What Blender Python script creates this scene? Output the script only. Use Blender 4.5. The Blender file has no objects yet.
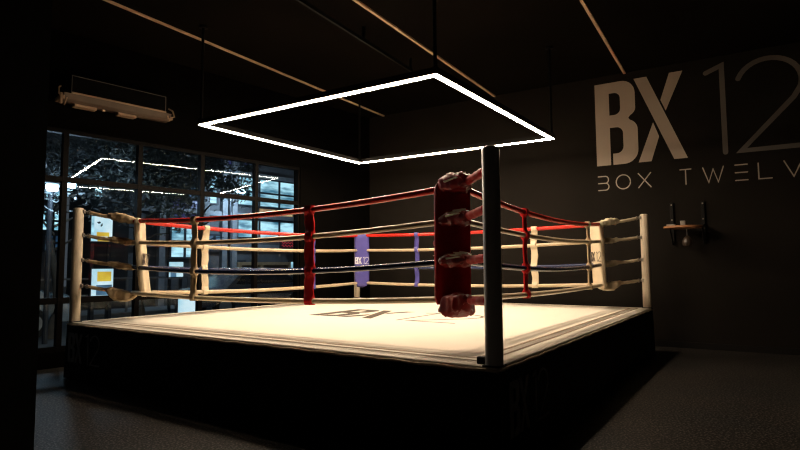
import bpy, bmesh, math, random
from mathutils import Vector, Matrix, noise
random.seed(12)
sc = bpy.context.scene
COL = sc.collection
V = Vector
PI = math.pi

# ------------------------------------------------------------------ camera
FPX = 546.2; PITCH = 0.0737; ROLL = -0.0068; CAMZ = 1.392
cF = V((0, math.cos(PITCH), math.sin(PITCH)))
_r = V((1, 0, 0)); _u = V((0, -math.sin(PITCH), math.cos(PITCH)))
cR = math.cos(ROLL)*_r + math.sin(ROLL)*_u
cU = -math.sin(ROLL)*_r + math.cos(ROLL)*_u
cam_d = bpy.data.cameras.new('camera'); cam = bpy.data.objects.new('camera', cam_d); COL.objects.link(cam)
mw = Matrix.Identity(4)
for i in range(3):
    mw[i][0] = cR[i]; mw[i][1] = cU[i]; mw[i][2] = -cF[i]
mw[2][3] = CAMZ
cam.matrix_world = mw
cam_d.sensor_width = 36; cam_d.lens = FPX/800*36; cam_d.clip_start = .05; cam_d.clip_end = 300
sc.camera = cam
def ray(x, y): return cF + cR*((x-400)/FPX) - cU*((y-225)/FPX)
def hit(x, y, n, d):                       # point of plane n.p = d seen at a pixel
    r = ray(x, y); o = V((0, 0, CAMZ)); return o + r*((d-o.dot(n))/r.dot(n))

# ------------------------------------------------------------------ materials
def mat(name, col, rough=.6, metal=0., var=.12, vscale=6., bump=0., bscale=60., emit=None, es=0., coat=0., spec=.5, sheen=0.):
    m = bpy.data.materials.new(name); m.use_nodes = True
    nt = m.node_tree; b = nt.nodes['Principled BSDF']
    tc = nt.nodes.new('ShaderNodeTexCoord')
    n = nt.nodes.new('ShaderNodeTexNoise'); n.inputs['Scale'].default_value = vscale; n.inputs['Detail'].default_value = 5
    nt.links.new(tc.outputs['Object'], n.inputs['Vector'])
    r = nt.nodes.new('ShaderNodeValToRGB')
    r.color_ramp.elements[0].position = .3; r.color_ramp.elements[1].position = .7
    r.color_ramp.elements[0].color = (*[max(0, c*(1-var)) for c in col], 1)
    r.color_ramp.elements[1].color = (*[min(1, c*(1+var)) for c in col], 1)
    nt.links.new(n.outputs['Fac'], r.inputs['Fac'])
    nt.links.new(r.outputs['Color'], b.inputs['Base Color'])
    b.inputs['Roughness'].default_value = rough; b.inputs['Metallic'].default_value = metal
    b.inputs['Specular IOR Level'].default_value = spec
    if coat: b.inputs['Coat Weight'].default_value = coat; b.inputs['Coat Roughness'].default_value = .25
    if sheen: b.inputs['Sheen Weight'].default_value = sheen
    if bump:
        n2 = nt.nodes.new('ShaderNodeTexNoise'); n2.inputs['Scale'].default_value = bscale; n2.inputs['Detail'].default_value = 4
        nt.links.new(tc.outputs['Object'], n2.inputs['Vector'])
        bp = nt.nodes.new('ShaderNodeBump'); bp.inputs['Strength'].default_value = bump; bp.inputs['Distance'].default_value = .01
        nt.links.new(n2.outputs['Fac'], bp.inputs['Height']); nt.links.new(bp.outputs['Normal'], b.inputs['Normal'])
    if emit:
        b.inputs['Emission Color'].default_value = (*emit, 1); b.inputs['Emission Strength'].default_value = es
    return m
def emit_mat(name, c1, c2, strength, scale=3., stretch=(1, 1, 1)):        # lit window: colours vary over the pane
    m = bpy.data.materials.new(name); m.use_nodes = True
    nt = m.node_tree; b = nt.nodes['Principled BSDF']
    tc = nt.nodes.new('ShaderNodeTexCoord'); mp = nt.nodes.new('ShaderNodeMapping'); mp.inputs['Scale'].default_value = stretch
    n = nt.nodes.new('ShaderNodeTexNoise'); n.inputs['Scale'].default_value = scale; n.inputs['Detail'].default_value = 3
    r = nt.nodes.new('ShaderNodeValToRGB')
    r.color_ramp.elements[0].position = .35; r.color_ramp.elements[1].position = .62
    r.color_ramp.elements[0].color = (*c1, 1); r.color_ramp.elements[1].color = (*c2, 1)
    nt.links.new(tc.outputs['Object'], mp.inputs['Vector']); nt.links.new(mp.outputs['Vector'], n.inputs['Vector'])
    nt.links.new(n.outputs['Fac'], r.inputs['Fac'])
    nt.links.new(r.outputs['Color'], b.inputs['Emission Color']); b.inputs['Emission Strength'].default_value = strength
    b.inputs['Base Color'].default_value = (.1, .12, .14, 1); b.inputs['Roughness'].default_value = .3
    return m
M = {}
M['wall'] = mat('black_wall_paint', (.0122, .010, .0078), .75, spec=.08, var=.14, vscale=1.6, bump=.12, bscale=25)
M['wall_dark'] = mat('matt_black_window_wall', (.0026, .0023, .002), .8, spec=.01, var=.14, vscale=1.6)
M['ceil'] = mat('dark_ceiling_paint', (.0055, .0044, .0035), .85, spec=.02, var=.3, vscale=.7)
M['frame'] = mat('dark_window_frame', (.0035, .003, .0027), .5, spec=.05, var=.1)
M['canvas'] = mat('cream_canvas', (.85, .785, .665), .85, spec=.2, var=.03, vscale=1.2, bump=.08, bscale=90)
M['border_line'] = mat('canvas_border_line', (.36, .26, .16), .8, var=.2, vscale=9)
M['ink'] = mat('canvas_print', (.075, .052, .03), .8, var=.5, vscale=5)
M['edge'] = mat('canvas_edge', (.55, .44, .30), .8, var=.2, vscale=14)
M['apron'] = mat('black_apron_vinyl', (.0045, .0045, .0045), .6, spec=.12, var=.2, bump=.15, bscale=8)
M['apron_print'] = mat('apron_print_grey', (.20, .19, .18), .6, var=.3, vscale=10)
M['deck'] = mat('black_steel_frame', (.01, .01, .01), .5)
M['white_post'] = mat('cream_painted_post', (.62, .52, .38), .5, var=.08, vscale=4)
M['dark_post'] = mat('pale_grey_post', (.74, .73, .71), .3, var=.05)
M['red'] = mat('red_vinyl', (.52, .012, .014), .5, spec=.15, var=.12, bump=.1, bscale=30)
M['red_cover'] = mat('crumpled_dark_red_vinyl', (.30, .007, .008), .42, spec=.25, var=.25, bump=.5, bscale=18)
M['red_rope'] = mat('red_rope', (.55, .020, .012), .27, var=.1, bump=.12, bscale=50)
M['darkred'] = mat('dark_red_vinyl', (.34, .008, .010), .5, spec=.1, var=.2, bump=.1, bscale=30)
M['white_rope'] = mat('cream_rope', (.55, .44, .29), .28, var=.08, bump=.12, bscale=50)
M['blue_rope'] = mat('navy_rope', (.010, .018, .06), .24, var=.1, bump=.12, bscale=50)
M['blue'] = mat('violet_blue_vinyl', (.07, .062, .30), .45, var=.1, bump=.1, bscale=30)
M['white_vinyl'] = mat('cream_vinyl', (.66, .55, .38), .45, var=.06, bump=.1, bscale=30)
M['shaded_vinyl'] = mat('shaded_cream_vinyl', (.46, .34, .20), .5, var=.12, bump=.15, bscale=40)  # cream vinyl toned tan: shade on the near spacers put into the colour
M['print_dark'] = mat('dark_pad_print', (.08, .06, .05), .6)
M['print_white'] = mat('white_pad_print', (.75, .75, .80), .6)
M['black_lace'] = mat('black_lacing', (.02, .018, .016), .6)
M['white_lace'] = mat('white_lacing', (.55, .48, .38), .6)
M['steel'] = mat('zinc_steel', (.42, .38, .33), .4, metal=.7)
M['black'] = mat('black_powder_coat', (.010, .009, .008), .5, spec=.15)
M['blackrod'] = mat('black_rod', (.006, .006, .006), .5, spec=.1)
M['tan_metal'] = mat('bronze_painted_metal', (.085, .055, .034), .5, var=.15)
M['bronze'] = mat('dull_bronze_plate', (.36, .24, .15), .5, var=.15)
M['pale_strip'] = mat('pale_aluminium_channel', (.80, .56, .37), .5)
M['sign_bx'] = mat('taupe_sign_paint', (.43, .35, .275), .6, var=.05, vscale=2)
M['sign_thin'] = mat('grey_sign_paint', (.125, .11, .095), .6, var=.06, vscale=2)
M['sign_small'] = mat('pale_sign_paint', (.46, .40, .33), .6, var=.06)
M['wood'] = mat('orange_brown_wood', (.42, .19, .08), .45, var=.2, vscale=20)
M['leather'] = mat('dark_brown_leather', (.045, .03, .02), .4, var=.3, vscale=12)
M['led'] = mat('led_diffuser', (.9, .9, .9), .5, emit=(1.0, .79, .575), es=142)

def floor_mat():
    m = bpy.data.materials.new('speckled_rubber_floor'); m.use_nodes = True
    nt = m.node_tree; b = nt.nodes['Principled BSDF']
    tc = nt.nodes.new('ShaderNodeTexCoord')
    n = nt.nodes.new('ShaderNodeTexNoise'); n.inputs['Scale'].default_value = 55; n.inputs['Detail'].default_value = 1
    big = nt.nodes.new('ShaderNodeTexNoise'); big.inputs['Scale'].default_value = 1.1; big.inputs['Detail'].default_value = 4
    nt.links.new(tc.outputs['Object'], n.inputs['Vector']); nt.links.new(tc.outputs['Object'], big.inputs['Vector'])
    r = nt.nodes.new('ShaderNodeValToRGB')
    for p, c in ((0, (.004, .004, .004, 1)), (1, (.125, .12, .112, 1))):
        r.color_ramp.elements[int(p)].color = c
    r.color_ramp.elements[0].position = .50; r.color_ramp.elements[1].position = .68
    nt.links.new(n.outputs['Fac'], r.inputs['Fac'])
    r2 = nt.nodes.new('ShaderNodeValToRGB'); r2.color_ramp.elements[0].position = .3; r2.color_ramp.elements[1].position = .75
    r2.color_ramp.elements[0].color = (.7, .7, .7, 1); r2.color_ramp.elements[1].color = (1.15, 1.0, .9, 1)
    nt.links.new(big.outputs['Fac'], r2.inputs['Fac'])
    mx = nt.nodes.new('ShaderNodeMixRGB'); mx.blend_type = 'MULTIPLY'; mx.inputs['Fac'].default_value = 1
    nt.links.new(r.outputs['Color'], mx.inputs[1]); nt.links.new(r2.outputs['Color'], mx.inputs[2])
    nt.links.new(mx.outputs['Color'], b.inputs['Base Color'])
    b.inputs['Roughness'].default_value = .45; b.inputs['Specular IOR Level'].default_value = .12
    bp = nt.nodes.new('ShaderNodeBump'); bp.inputs['Strength'].default_value = .3; bp.inputs['Distance'].default_value = .005
    nt.links.new(n.outputs['Fac'], bp.inputs['Height']); nt.links.new(bp.outputs['Normal'], b.inputs['Normal'])
    return m
M['floor'] = floor_mat()
def glass_mat():
    m = bpy.data.materials.new('window_glass'); m.use_nodes = True
    nt = m.node_tree; nt.nodes.clear()
    out = nt.nodes.new('ShaderNodeOutputMaterial'); mix = nt.nodes.new('ShaderNodeMixShader')
    tr = nt.nodes.new('ShaderNodeBsdfTransparent'); tr.inputs['Color'].default_value = (.90, .95, .97, 1)
    gl = nt.nodes.new('ShaderNodeBsdfGlossy'); gl.inputs['Roughness'].default_value = .0
    lw = nt.nodes.new('ShaderNodeLayerWeight'); lw.inputs['Blend'].default_value = .5
    pw = nt.nodes.new('ShaderNodeMath'); pw.operation = 'POWER'; pw.inputs[1].default_value = 5
    ma = nt.nodes.new('ShaderNodeMath'); ma.operation = 'MULTIPLY_ADD'; ma.inputs[1].default_value = .98; ma.inputs[2].default_value = .016
    nt.links.new(lw.outputs['Facing'], pw.inputs[0]); nt.links.new(pw.outputs[0], ma.inputs[0])
    nt.links.new(ma.outputs[0], mix.inputs['Fac']); nt.links.new(tr.outputs[0], mix.inputs[1]); nt.links.new(gl.outputs[0], mix.inputs[2])
    nt.links.new(mix.outputs[0], out.inputs['Surface'])
    return m
M['glass'] = glass_mat()

# ------------------------------------------------------------------ mesh helpers
def nb(): return bmesh.new()
def box(bm, c, sx, sy, sz, ax=None, bevel=0.):
    """box centred at c, axes ax=(ex,ey,ez)"""
    c = V(c); ex, ey, ez = ax if ax else (V((1, 0, 0)), V((0, 1, 0)), V((0, 0, 1)))
    vs = [bm.verts.new(c + ex*(i*sx/2) + ey*(j*sy/2) + ez*(k*sz/2)) for i in (-1, 1) for j in (-1, 1) for k in (-1, 1)]
    fs = [bm.faces.new([vs[q] for q in f]) for f in ((0, 1, 3, 2), (4, 6, 7, 5), (0, 4, 5, 1), (2, 3, 7, 6), (0, 2, 6, 4), (1, 5, 7, 3))]
    if bevel:
        es = list({e for f in fs for e in f.edges})
        bmesh.ops.bevel(bm, geom=es, offset=bevel, segments=3, profile=.5, affect='EDGES')
def tube(bm, pts, r, seg=12, closed=False, ry=None, caps=True, up=V((0, 0, 1))):
    """tube along pts; r radius or f(i/n); ry = vertical squash"""
    n = len(pts); rings = []
    for i, p in enumerate(pts):
        a = pts[(i-1) % n] if (closed or i > 0) else p
        b = pts[(i+1) % n] if (closed or i < n-1) else p
        t = (V(b)-V(a)).normalized()
        s = t.cross(up)
        if s.length < 1e-4: s = t.cross(V((1, 0, 0)))
        s.normalize(); w = s.cross(t)
        rr = r(i/(n-1)) if callable(r) else r
        k = 1 if ry is None else ry
        rings.append([bm.verts.new(V(p) + s*(rr*math.cos(2*PI*j/seg)) + w*(rr*k*math.sin(2*PI*j/seg))) for j in range(seg)])
    m = n if closed else n-1
    for i in range(m):
        A = rings[i]; B = rings[(i+1) % n]
        for j in range(seg):
            bm.faces.new((A[j], A[(j+1) % seg], B[(j+1) % seg], B[j]))
    if caps and not closed:
        bm.faces.new(rings[0][::-1]); bm.faces.new(rings[-1])
def prism(bm, loops, o, ex, ey, en, depth):
    """extrude 2D loops (outer first, then holes) lying in plane o+x ex+y ey by depth along en"""
    es = []; o = V(o)
    for lp in loops:
        vs = [bm.verts.new(o + ex*x + ey*y) for x, y in lp]
        es += [bm.edges.new((vs[i], vs[(i+1) % len(vs)])) for i in range(len(vs))]
    g = bmesh.ops.triangle_fill(bm, use_beauty=True, edges=es)
    fs = [f for f in g['geom'] if isinstance(f, bmesh.types.BMFace)]
    ex_ = bmesh.ops.extrude_face_region(bm, geom=fs)
    for v in [q for q in ex_['geom'] if isinstance(q, bmesh.types.BMVert)]: v.co += en*depth
def stroke(bm, pts, w, o, ex, ey, en, depth):
    """constant-width line with round ends, extruded"""
    L = []; R = []; n = len(pts)
    P = [V((x, y, 0)) for x, y in pts]
    for i in range(n):
        t1 = (P[i]-P[i-1]).normalized() if i else (P[1]-P[0]).normalized()
        t2 = (P[i+1]-P[i]).normalized() if i < n-1 else t1
        t = (t1+t2).normalized(); nn = V((-t.y, t.x, 0)); k = 1/max(.45, nn.dot(V((-t1.y, t1.x, 0))))
        L.append(P[i]+nn*(w/2*k)); R.append(P[i]-nn*(w/2*k))
    cap = []
    t = (P[-1]-P[-2]).normalized(); a0 = math.atan2(t.x, -t.y)
    for k in range(1, 6): a = a0 - PI*k/6; cap.append(P[-1]+V((math.cos(a), math.sin(a), 0))*w/2)
    cap2 = []
    t = (P[0]-P[1]).normalized(); a0 = math.atan2(t.x, -t.y)
    for k in range(1, 6): a = a0 - PI*k/6; cap2.append(P[0]+V((math.cos(a), math.sin(a), 0))*w/2)
    prism(bm, [[(q.x, q.y) for q in (L+cap+R[::-1]+cap2)]], o, ex, ey, en, depth)
def lathe(bm, prof, c, seg=24):
    rings = [[bm.verts.new(V(c)+V((r*math.cos(2*PI*j/seg), r*math.sin(2*PI*j/seg), z))) for j in range(seg)] for r, z in prof]
    for A, B in zip(rings, rings[1:]):
        for j in range(seg): bm.faces.new((A[j], A[(j+1) % seg], B[(j+1) % seg], B[j]))
    if prof[0][0] > 1e-5: bm.faces.new(rings[0][::-1])
    if prof[-1][0] > 1e-5: bm.faces.new(rings[-1])
def obj(name, bm, m, parent=None, smooth=False, weld=False):
    if weld: bmesh.ops.remove_doubles(bm, verts=bm.verts, dist=1e-5)
    bmesh.ops.recalc_face_normals(bm, faces=bm.faces)
    me = bpy.data.meshes.new(name); bm.to_mesh(me); bm.free()
    if smooth:
        for p in me.polygons: p.use_smooth = True
        try: me.set_sharp_from_angle(angle=math.radians(40))
        except Exception: pass
    me.materials.append(m)
    o = bpy.data.objects.new(name, me); COL.objects.link(o)
    if parent:
        o.parent = parent
        root = parent
        while root.parent: root = root.parent
        o.matrix_parent_inverse = Matrix.Translation(-root.location) if parent is root else Matrix.Identity(4)
    return o
def tag(o, label, cat, group=None, kind=None):
    o['label'] = label; o['category'] = cat
    if group: o['group'] = group
    if kind: o['kind'] = kind
    return o
def thing(name, label, cat, loc=(0, 0, 0), group=None):
    o = bpy.data.objects.new(name, None); COL.objects.link(o); o.location = loc; o.empty_display_size = .1
    return tag(o, label, cat, group)
def struct(name, bm, m, parent=None, **k):
    o = obj(name, bm, m, parent, **k)
    if not parent: o['kind'] = 'structure'
    return o
Z = V((0, 0, 1))

# ------------------------------------------------------------------ lettering (height 1 units)
def arc(cx, cy, rx, ry, a0, a1, n=14):
    return [(cx+rx*math.cos(math.radians(a0+(a1-a0)*i/n)), cy+ry*math.sin(math.radians(a0+(a1-a0)*i/n))) for i in range(n+1)]
B_OUT = ([(0, 0), (.160, 0), (.160, .13), (.185, .13), (.185, .0)] )
def glyph_B():
    outer = [(0, 0), (.160, 0), (.160, .45)]                       # stem, then the lower counter opens at the slot
    outer += [(.232, .45)] + arc(.232, .37, .076, .08, 90, 0, 6)[1:] + arc(.232, .213, .076, .08, 0, -90, 6) + [(.188, .133), (.188, 0), (.30, 0)]
    outer += arc(.31, .16, .158, .16, -90, 0, 8) + arc(.33, .40, .138, .13, 0, 65, 6) + [(.37, .545)]
    outer += arc(.33, .66, .12, .10, -60, 0, 4) + arc(.30, .84, .15, .16, 0, 90, 8) + [(0, 1)]
    hole = [(.160, .60), (.215, .60)] + arc(.215, .67, .07, .07, -90, 0, 5)[1:] + arc(.215, .80, .07, .07, 0, 90, 5) + [(.160, .87)]
    return [[p for p in outer], hole]
GX = [[[(.444, 1), (.583, 1), (.975, 0), (.839, 0)]], [[(.823, 1), (.958, 1), (.772, .57), (.722, .70)]], [[(.467, 0), (.602, 0), (.692, .28), (.635, .45)]]]
G1 = [(1.185, .925), (1.338, .985), (1.338, .02)]
G2 = arc(1.755, .715, .285, .265, 160, -18, 16) + [(1.965, .53), (1.485, .02), (2.06, .02)]
def logo(name_parts, o, ex, ey, en, h, depth, m_bold, m_thin, parent, sw=.048, single=None):
    """the BX 12 mark; single: one mesh name for all"""
    if single:
        bm = nb()
        prism(bm, glyph_B(), o, ex*h, ey*h, en, depth)
        for lp in GX: prism(bm, lp, o, ex*h, ey*h, en, depth)
        for g in (G1, G2): stroke(bm, g, sw, o, ex*h, ey*h, en, depth)
        return obj(single, bm, m_bold, parent)
    bm = nb(); prism(bm, glyph_B(), o, ex*h, ey*h, en, depth); obj('letter_b', bm, m_bold, parent)
    bm = nb()
    for lp in GX: prism(bm, lp, o, ex*h, ey*h, en, depth)
    obj('letter_x', bm, m_bold, parent)
    for nm, g in (('digit_one', G1), ('digit_two', G2)):
        bm = nb(); stroke(bm, g, sw, o, ex*h, ey*h, en, depth); obj(nm, bm, m_thin, parent)

# ------------------------------------------------------------------ the room shell
m_w = V((-.7537, .6572, 0)); D_W = 8.70            # window wall: outward normal and distance
w_w = V((.6572, .7537, 0))                          # along the window wall, away from the camera
n_l = V((math.sin(math.radians(31.5)), math.cos(math.radians(31.5)), 0)); D_L = 10.25   # wall with the lettering
t_l = V((n_l.y, -n_l.x, 0))
H = 4.80
det = m_w.x*n_l.y - m_w.y*n_l.x
C0 = V(((D_W*n_l.y - m_w.y*D_L)/det, (m_w.x*D_L - D_W*n_l.x)/det, 0))
LW, LL = 16.5, 13.                                    # lengths of the two walls
C1 = C0 + t_l*LL; C3 = C0 - w_w*LW; C2 = C3 + t_l*LL
def slab(pts, z0, z1, name, m):
    bm = nb(); prism(bm, [[(p.x, p.y) for p in pts]], V((0, 0, z0)), V((1, 0, 0)), V((0, 1, 0)), Z, z1-z0)
    return struct(name, bm, m)
slab([C0, C1, C2, C3], -.15, 0, 'floor', M['floor'])
def wall(name, a, b, z0, z1, out, m=None, th=.22):
    c = (a+b)/2; d = (b-a); L = d.length; d.normalize()
    bm = nb(); box(bm, V((c.x, c.y, (z0+z1)/2)) + out*(th/2), L, th, z1-z0, (d, out, Z))
    return struct(name, bm, m or M['wall'])
wall('wall_back', C0 - t_l*.22, C1, 0, H, n_l)
M['wall_bounce'] = mat('pale_bounce_wall_paint', (.36, .37, .38), .8, spec=.1)  # unseen wall made pale so it bounces soft fill onto the near post
wall('wall_right', C1, C2, 0, H, t_l)
wall('wall_front', C2, C3, 0, H, -w_w, M['wall_bounce'])
def S(s, z=0, off=0): return m_w*(D_W+off) + w_w*s + Z*z        # point on the window wall
sC0 = C0.dot(w_w)
# ceiling with seam lines between panels
bm = nb(); prism(bm, [[(p.x, p.y) for p in (C0 - t_l*.3 + n_l*.3, C1 + n_l*.3, C2, C3 - t_l*.3)]], V((0, 0, H)), V((1, 0, 0)), V((0, 1, 0)), Z, .15)
struct('ceiling', bm, M['ceil'])
# windows: sill .25, lower rail .92, transom 2.64, head 3.30
K = D_W/8.5622
edges = [-.45, .62, 1.66, 2.70, 3.76, 4.82, 5.92, 6.93]
ZS, ZR, ZT, ZH = .22, .925, 2.665, 3.385
wall('wall_left', S(sC0-LW), S(edges[0]), 0, H, m_w, M['wall_dark'])
bm = nb()
def wbox(bm, s0, s1, z0, z1, o0, o1, bevel=0):
    box(bm, S((s0+s1)/2, (z0+z1)/2, (o0+o1)/2), abs(s1-s0), abs(o1-o0), abs(z1-z0), (w_w, m_w, Z), bevel)
wbox(bm, edges[0], edges[-1], ZH, H, 0, .22); wbox(bm, edges[0], edges[-1], 0, ZS, 0, .22)
wbox(bm, edges[-1], sC0+.05, 0, H, 0, .22)
struct('wall_left_window', bm, M['wall_dark'])
for i, (a, b) in enumerate(zip(edges, edges[1:])):
    bm = nb()
    hw = .034
    wbox(bm, a, a+hw, ZS, ZH, .03, .13); wbox(bm, b-hw, b, ZS, ZH, .03, .13)
    wbox(bm, a+hw, b-hw, ZS, ZS+.07, .03, .13); wbox(bm, a+hw, b-hw, ZH-.06, ZH, .03, .13)
    wbox(bm, a+hw, b-hw, ZT-.045, ZT+.030, .035, .12); wbox(bm, a+hw, b-hw, ZR-.045, ZR+.045, .035, .12)
    w = struct('window_%d' % (i+1), bm, M['frame'])
    for z0, z1 in ((ZS+.07, ZR-.045), (ZR+.045, ZT-.045), (ZT+.030, ZH-.06)):
        bm = nb(); wbox(bm, a+hw, b-hw, z0, z1, .096, .104); obj('glass_pane', bm, M['glass'], w)
# near wall end at the left edge of the picture
P0 = hit(35.0, 420, V((0, 1, 0)), 3.4)
bm = nb(); box(bm, V((P0.x-.35, 3.15, H/2)), .70, .5, H)
struct('trim_1', bm, mat('matt_black_wall_paint', (.003, .003, .003), .9, spec=0.))
# skirting along the lettered wall
bm = nb(); box(bm, (C0+C1)/2 - n_l*.008 + Z*.05, LL-.1, .016, .10, (t_l, n_l, Z)); struct('baseboard_back', bm, M['black'])

# ceiling channels (pale metal) and the suspended dark rail
for k, px in enumerate(((385, 116), (495, 96), (625, 73.5))):
    p = hit(*px, Z, H); q = p - n_l*8.2; p = p - n_l*max(0, p.dot(n_l)-D_L+.01)
    bm = nb(); box(bm, (p+q)/2 - Z*.012, (p-q).length, .042, .024, ((p-q).normalized(), t_l, Z))
    lab = ('thin pale metal channel on the ceiling, leftmost of three, above the hanging light',
           'thin pale metal channel on the ceiling, middle one, passing behind the light hanger',
           'thin pale metal channel on the ceiling ending above the big wall letters')[k]
    tag(obj('ceiling_channel', bm, M['pale_strip']), lab, 'ceiling channel', 'pale channels on the ceiling')
rail = thing('suspended_rail', 'black rail hung just below the ceiling by short hangers', 'ceiling rail', (-.4, 7.6, 4.6))
a, b = V((-2.5, 4.11, 4.6)), V((.216, 8.832, 4.6)); d = (b-a).normalized(); sd = d.cross(Z)
bm = nb(); box(bm, (a+b)/2, (b-a).length, .035, .05, (d, sd, Z)); obj('rail', bm, M['blackrod'], rail)
for p in (V((-.5, 7.587, 4.6)), V((.19, 8.787, 4.6)), V((-1.5, 5.85, 4.6))):
    bm = nb(); box(bm, p + Z*.11, .03, .035, .18, (d, sd, Z)); obj('hanger', bm, M['blackrod'], rail)

# ------------------------------------------------------------------ hanging light frame
LZ = 3.324
lN, lL, lR, lF = V((.368, 5.411, LZ-.028)), V((-2.777, 7.534, LZ+.034)), V((2.367, 8.371, LZ-.002)), V((-.777, 10.495, LZ+.036))
lt = thing('pendant_light', 'large rectangular glowing light frame hung on black rods above the boxing ring', 'light', (lN+lF)/2)
for a, b in ((lN, lL), (lL, lF), (lF, lR), (lR, lN)):
    d = (b-a).normalized(); sd = d.cross(Z)
    bm = nb(); box(bm, (a+b)/2 + Z*.055, (b-a).length+.075, .075, .07, (d, sd, Z)); obj('housing', bm, M['black'], lt)
    bm = nb(); box(bm, (a+b)/2 + Z*.0145, (b-a).length+.05, .05, .011, (d, sd, Z)); obj('light_strip', bm, M['led'], lt)
for c in (lN, lL, lR, lF):
    bm = nb(); tube(bm, [c+Z*.09, V((c.x, c.y, H))], .02, 10); obj('suspension_rod', bm, M['blackrod'], lt)
    bm = nb(); lathe(bm, [(.06, H-.03), (.06, H)], V((c.x, c.y, 0)), 16); obj('ceiling_plate', bm, M['blackrod'], lt)

# ------------------------------------------------------------------ boxing ring
A = .5922; RS = 5.784; MZ = .70
rN = V((.6333, 3.8176, 0)); ru = V((-math.cos(A), math.sin(A), 0)); rv = V((math.sin(A), math.cos(A), 0))
def RP(a, b, z=0): return rN + ru*a + rv*b + Z*z
ring = thing('ring_platform', 'raised square boxing ring platform with cream canvas and black skirt', 'boxing ring', RP(RS/2, RS/2))
E0 = -.05; E1 = RS+.05; Cx = (E0+E1)/2; W = E1-E0
bm = nb(); box(bm, RP(Cx, Cx, .325), W-.10, W-.10, .65, (ru, rv, Z)); obj('frame', bm, M['deck'], ring)
bm = nb(); box(bm, RP(Cx, Cx, .675), W, W, .05, (ru, rv, Z), .012); obj('canvas', bm, M['canvas'], ring)
def border_rect(o, w):
    bm = nb()
    a, b = E0+o, E1-o
    for (c, sx, sy) in (((a, Cx), w, b-a+w), ((b, Cx), w, b-a+w), ((Cx, a), b-a-w, w), ((Cx, b), b-a-w, w)):
        box(bm, RP(c[0], c[1], MZ+.0005), sx, sy, .003, (ru, rv, Z))
    return bm
for o, w in ((.17, .022), (.27, .03)): obj('border_line', border_rect(o, w), M['border_line'], ring)  # two thin brown rectangles just inside the canvas edge
logo(None, RP(3.84, 2.25, MZ), -ru, rv, Z, 1.12, .002, M['ink'], M['ink'], ring, single='canvas_logo', sw=.035)
# aprons: hanging cloth with shallow folds and a laced upper hem
def apron(pa, pb, out, seed, name='apron'):
    d = (pb-pa); L = d.length; d.normalize(); bm = nb(); nx, nz = 150, 10; th = .004
    grid = []
    for k in range(2):
        g = []
        for i in range(nx+1):
            col = []
            for j in range(nz+1):
                z = .012 + (.672-.012)*j/nz; f = 1-j/nz
                x = L*i/nx
                wv = .010*f*math.sin(x*5.1+seed) + .006*f*math.sin(x*13.7+seed*2) + .004*noise.noise(V((x*3, z*4, seed)))
                col.append(bm.verts.new(pa + d*x + out*(.006+.012*f+wv*.8+k*th+.004) + Z*z))
            g.append(col)
        grid.append(g)
    for k in range(2):
        for i in range(nx):
            for j in range(nz): bm.faces.new((grid[k][i][j], grid[k][i+1][j], grid[k][i+1][j+1], grid[k][i][j+1]))
    for i in range(nx):
        for j in (0, nz): bm.faces.new((grid[0][i][j], grid[0][i+1][j], grid[1][i+1][j], grid[1][i][j]))
    for j in range(nz):
        for i in (0, nx): bm.faces.new((grid[0][i][j], grid[0][i][j+1], grid[1][i][j+1], grid[1][i][j]))
    return obj(name, bm, M['apron'], ring, smooth=True)
apN = apron(RP(E1, E0), RP(E0, E0), -rv, 1.)          # side between left and near post
apR = apron(RP(E0, E0), RP(E0, E1), -ru, 2.)          # side between near and right post
apron(RP(E1, E1), RP(E1, E0), ru, 3.); apron(RP(E0, E1), RP(E1, E1), rv, 4.)
logo(None, RP(E1-.10, E0-.034, .22), -ru, Z, -rv, .36, .006, M['apron_print'], M['apron_print'], apN, single='apron_logo')
logo(None, RP(E0-.034, E0+.12, .20), rv, Z, -ru, .38, .006, M['apron_print'], M['apron_print'], apR, single='apron_logo')
# rolled canvas edge held by cord
bm = nb()
tube(bm, [RP(*q, .672) + Z*(.004*math.sin(k*1.7)) for k, q in enumerate(
    [(E0-.006+(E1-E0+.012)*i/60, E0-.008) for i in range(60)] + [(E1+.006, E0-.008+(E1-E0+.012)*i/60) for i in range(60)] +
    [(E1+.006-(E1-E0+.012)*i/60, E1+.006) for i in range(60)] + [(E0-.006, E1+.006-(E1-E0+.012)*i/60) for i in range(60)])], .011, 8, closed=True)
obj('edge_cord', bm, M['edge'], ring, smooth=True)

# posts
corners = {'N': (-.02, -.02), 'L': (RS, 0), 'R': (0, RS), 'F': (RS, RS)}
inward = {'N': (1, 1), 'L': (-1, 1), 'R': (1, -1), 'F': (-1, -1)}
topz = {'N': 1.520, 'L': 1.462, 'R': 1.474, 'F': 1.45}
plab = {'N': 'dark grey round ring post standing at the near corner, tallest in view',
        'L': 'cream round ring post at the left corner beside the windows',
        'R': 'cream round ring post at the right corner before the lettered wall',
        'F': 'cream ring post at the far corner behind the blue pad'}
for c, (a, b) in corners.items():
    base = RP(a, b, MZ)
    mt = M['dark_post'] if c == 'N' else M['white_post']
    t = thing('ring_post', plab[c], 'ring post', base, 'corner posts of the boxing ring')
    bm = nb(); h = topz[c]; r = .062
    lathe(bm, [(r, .01), (r, h-.018), (r-.006, h-.006), (r-.018, h)], base, 32); obj('pole', bm, mt, t, smooth=True)
    bm = nb(); box(bm, base+Z*.0065, .128, .128, .013, (ru, rv, Z), .004); obj('base_plate', bm, M['black'] if c == 'N' else M['deck'], t)
# little black corner block beside the near post
bm = nb(); box(bm, RP(.095, .02, MZ+.026), .06, .05, .052, (ru, rv, Z), .01)
tag(obj('corner_block', bm, M['black']), 'small black block on the canvas left of the dark near post', 'block')

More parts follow.
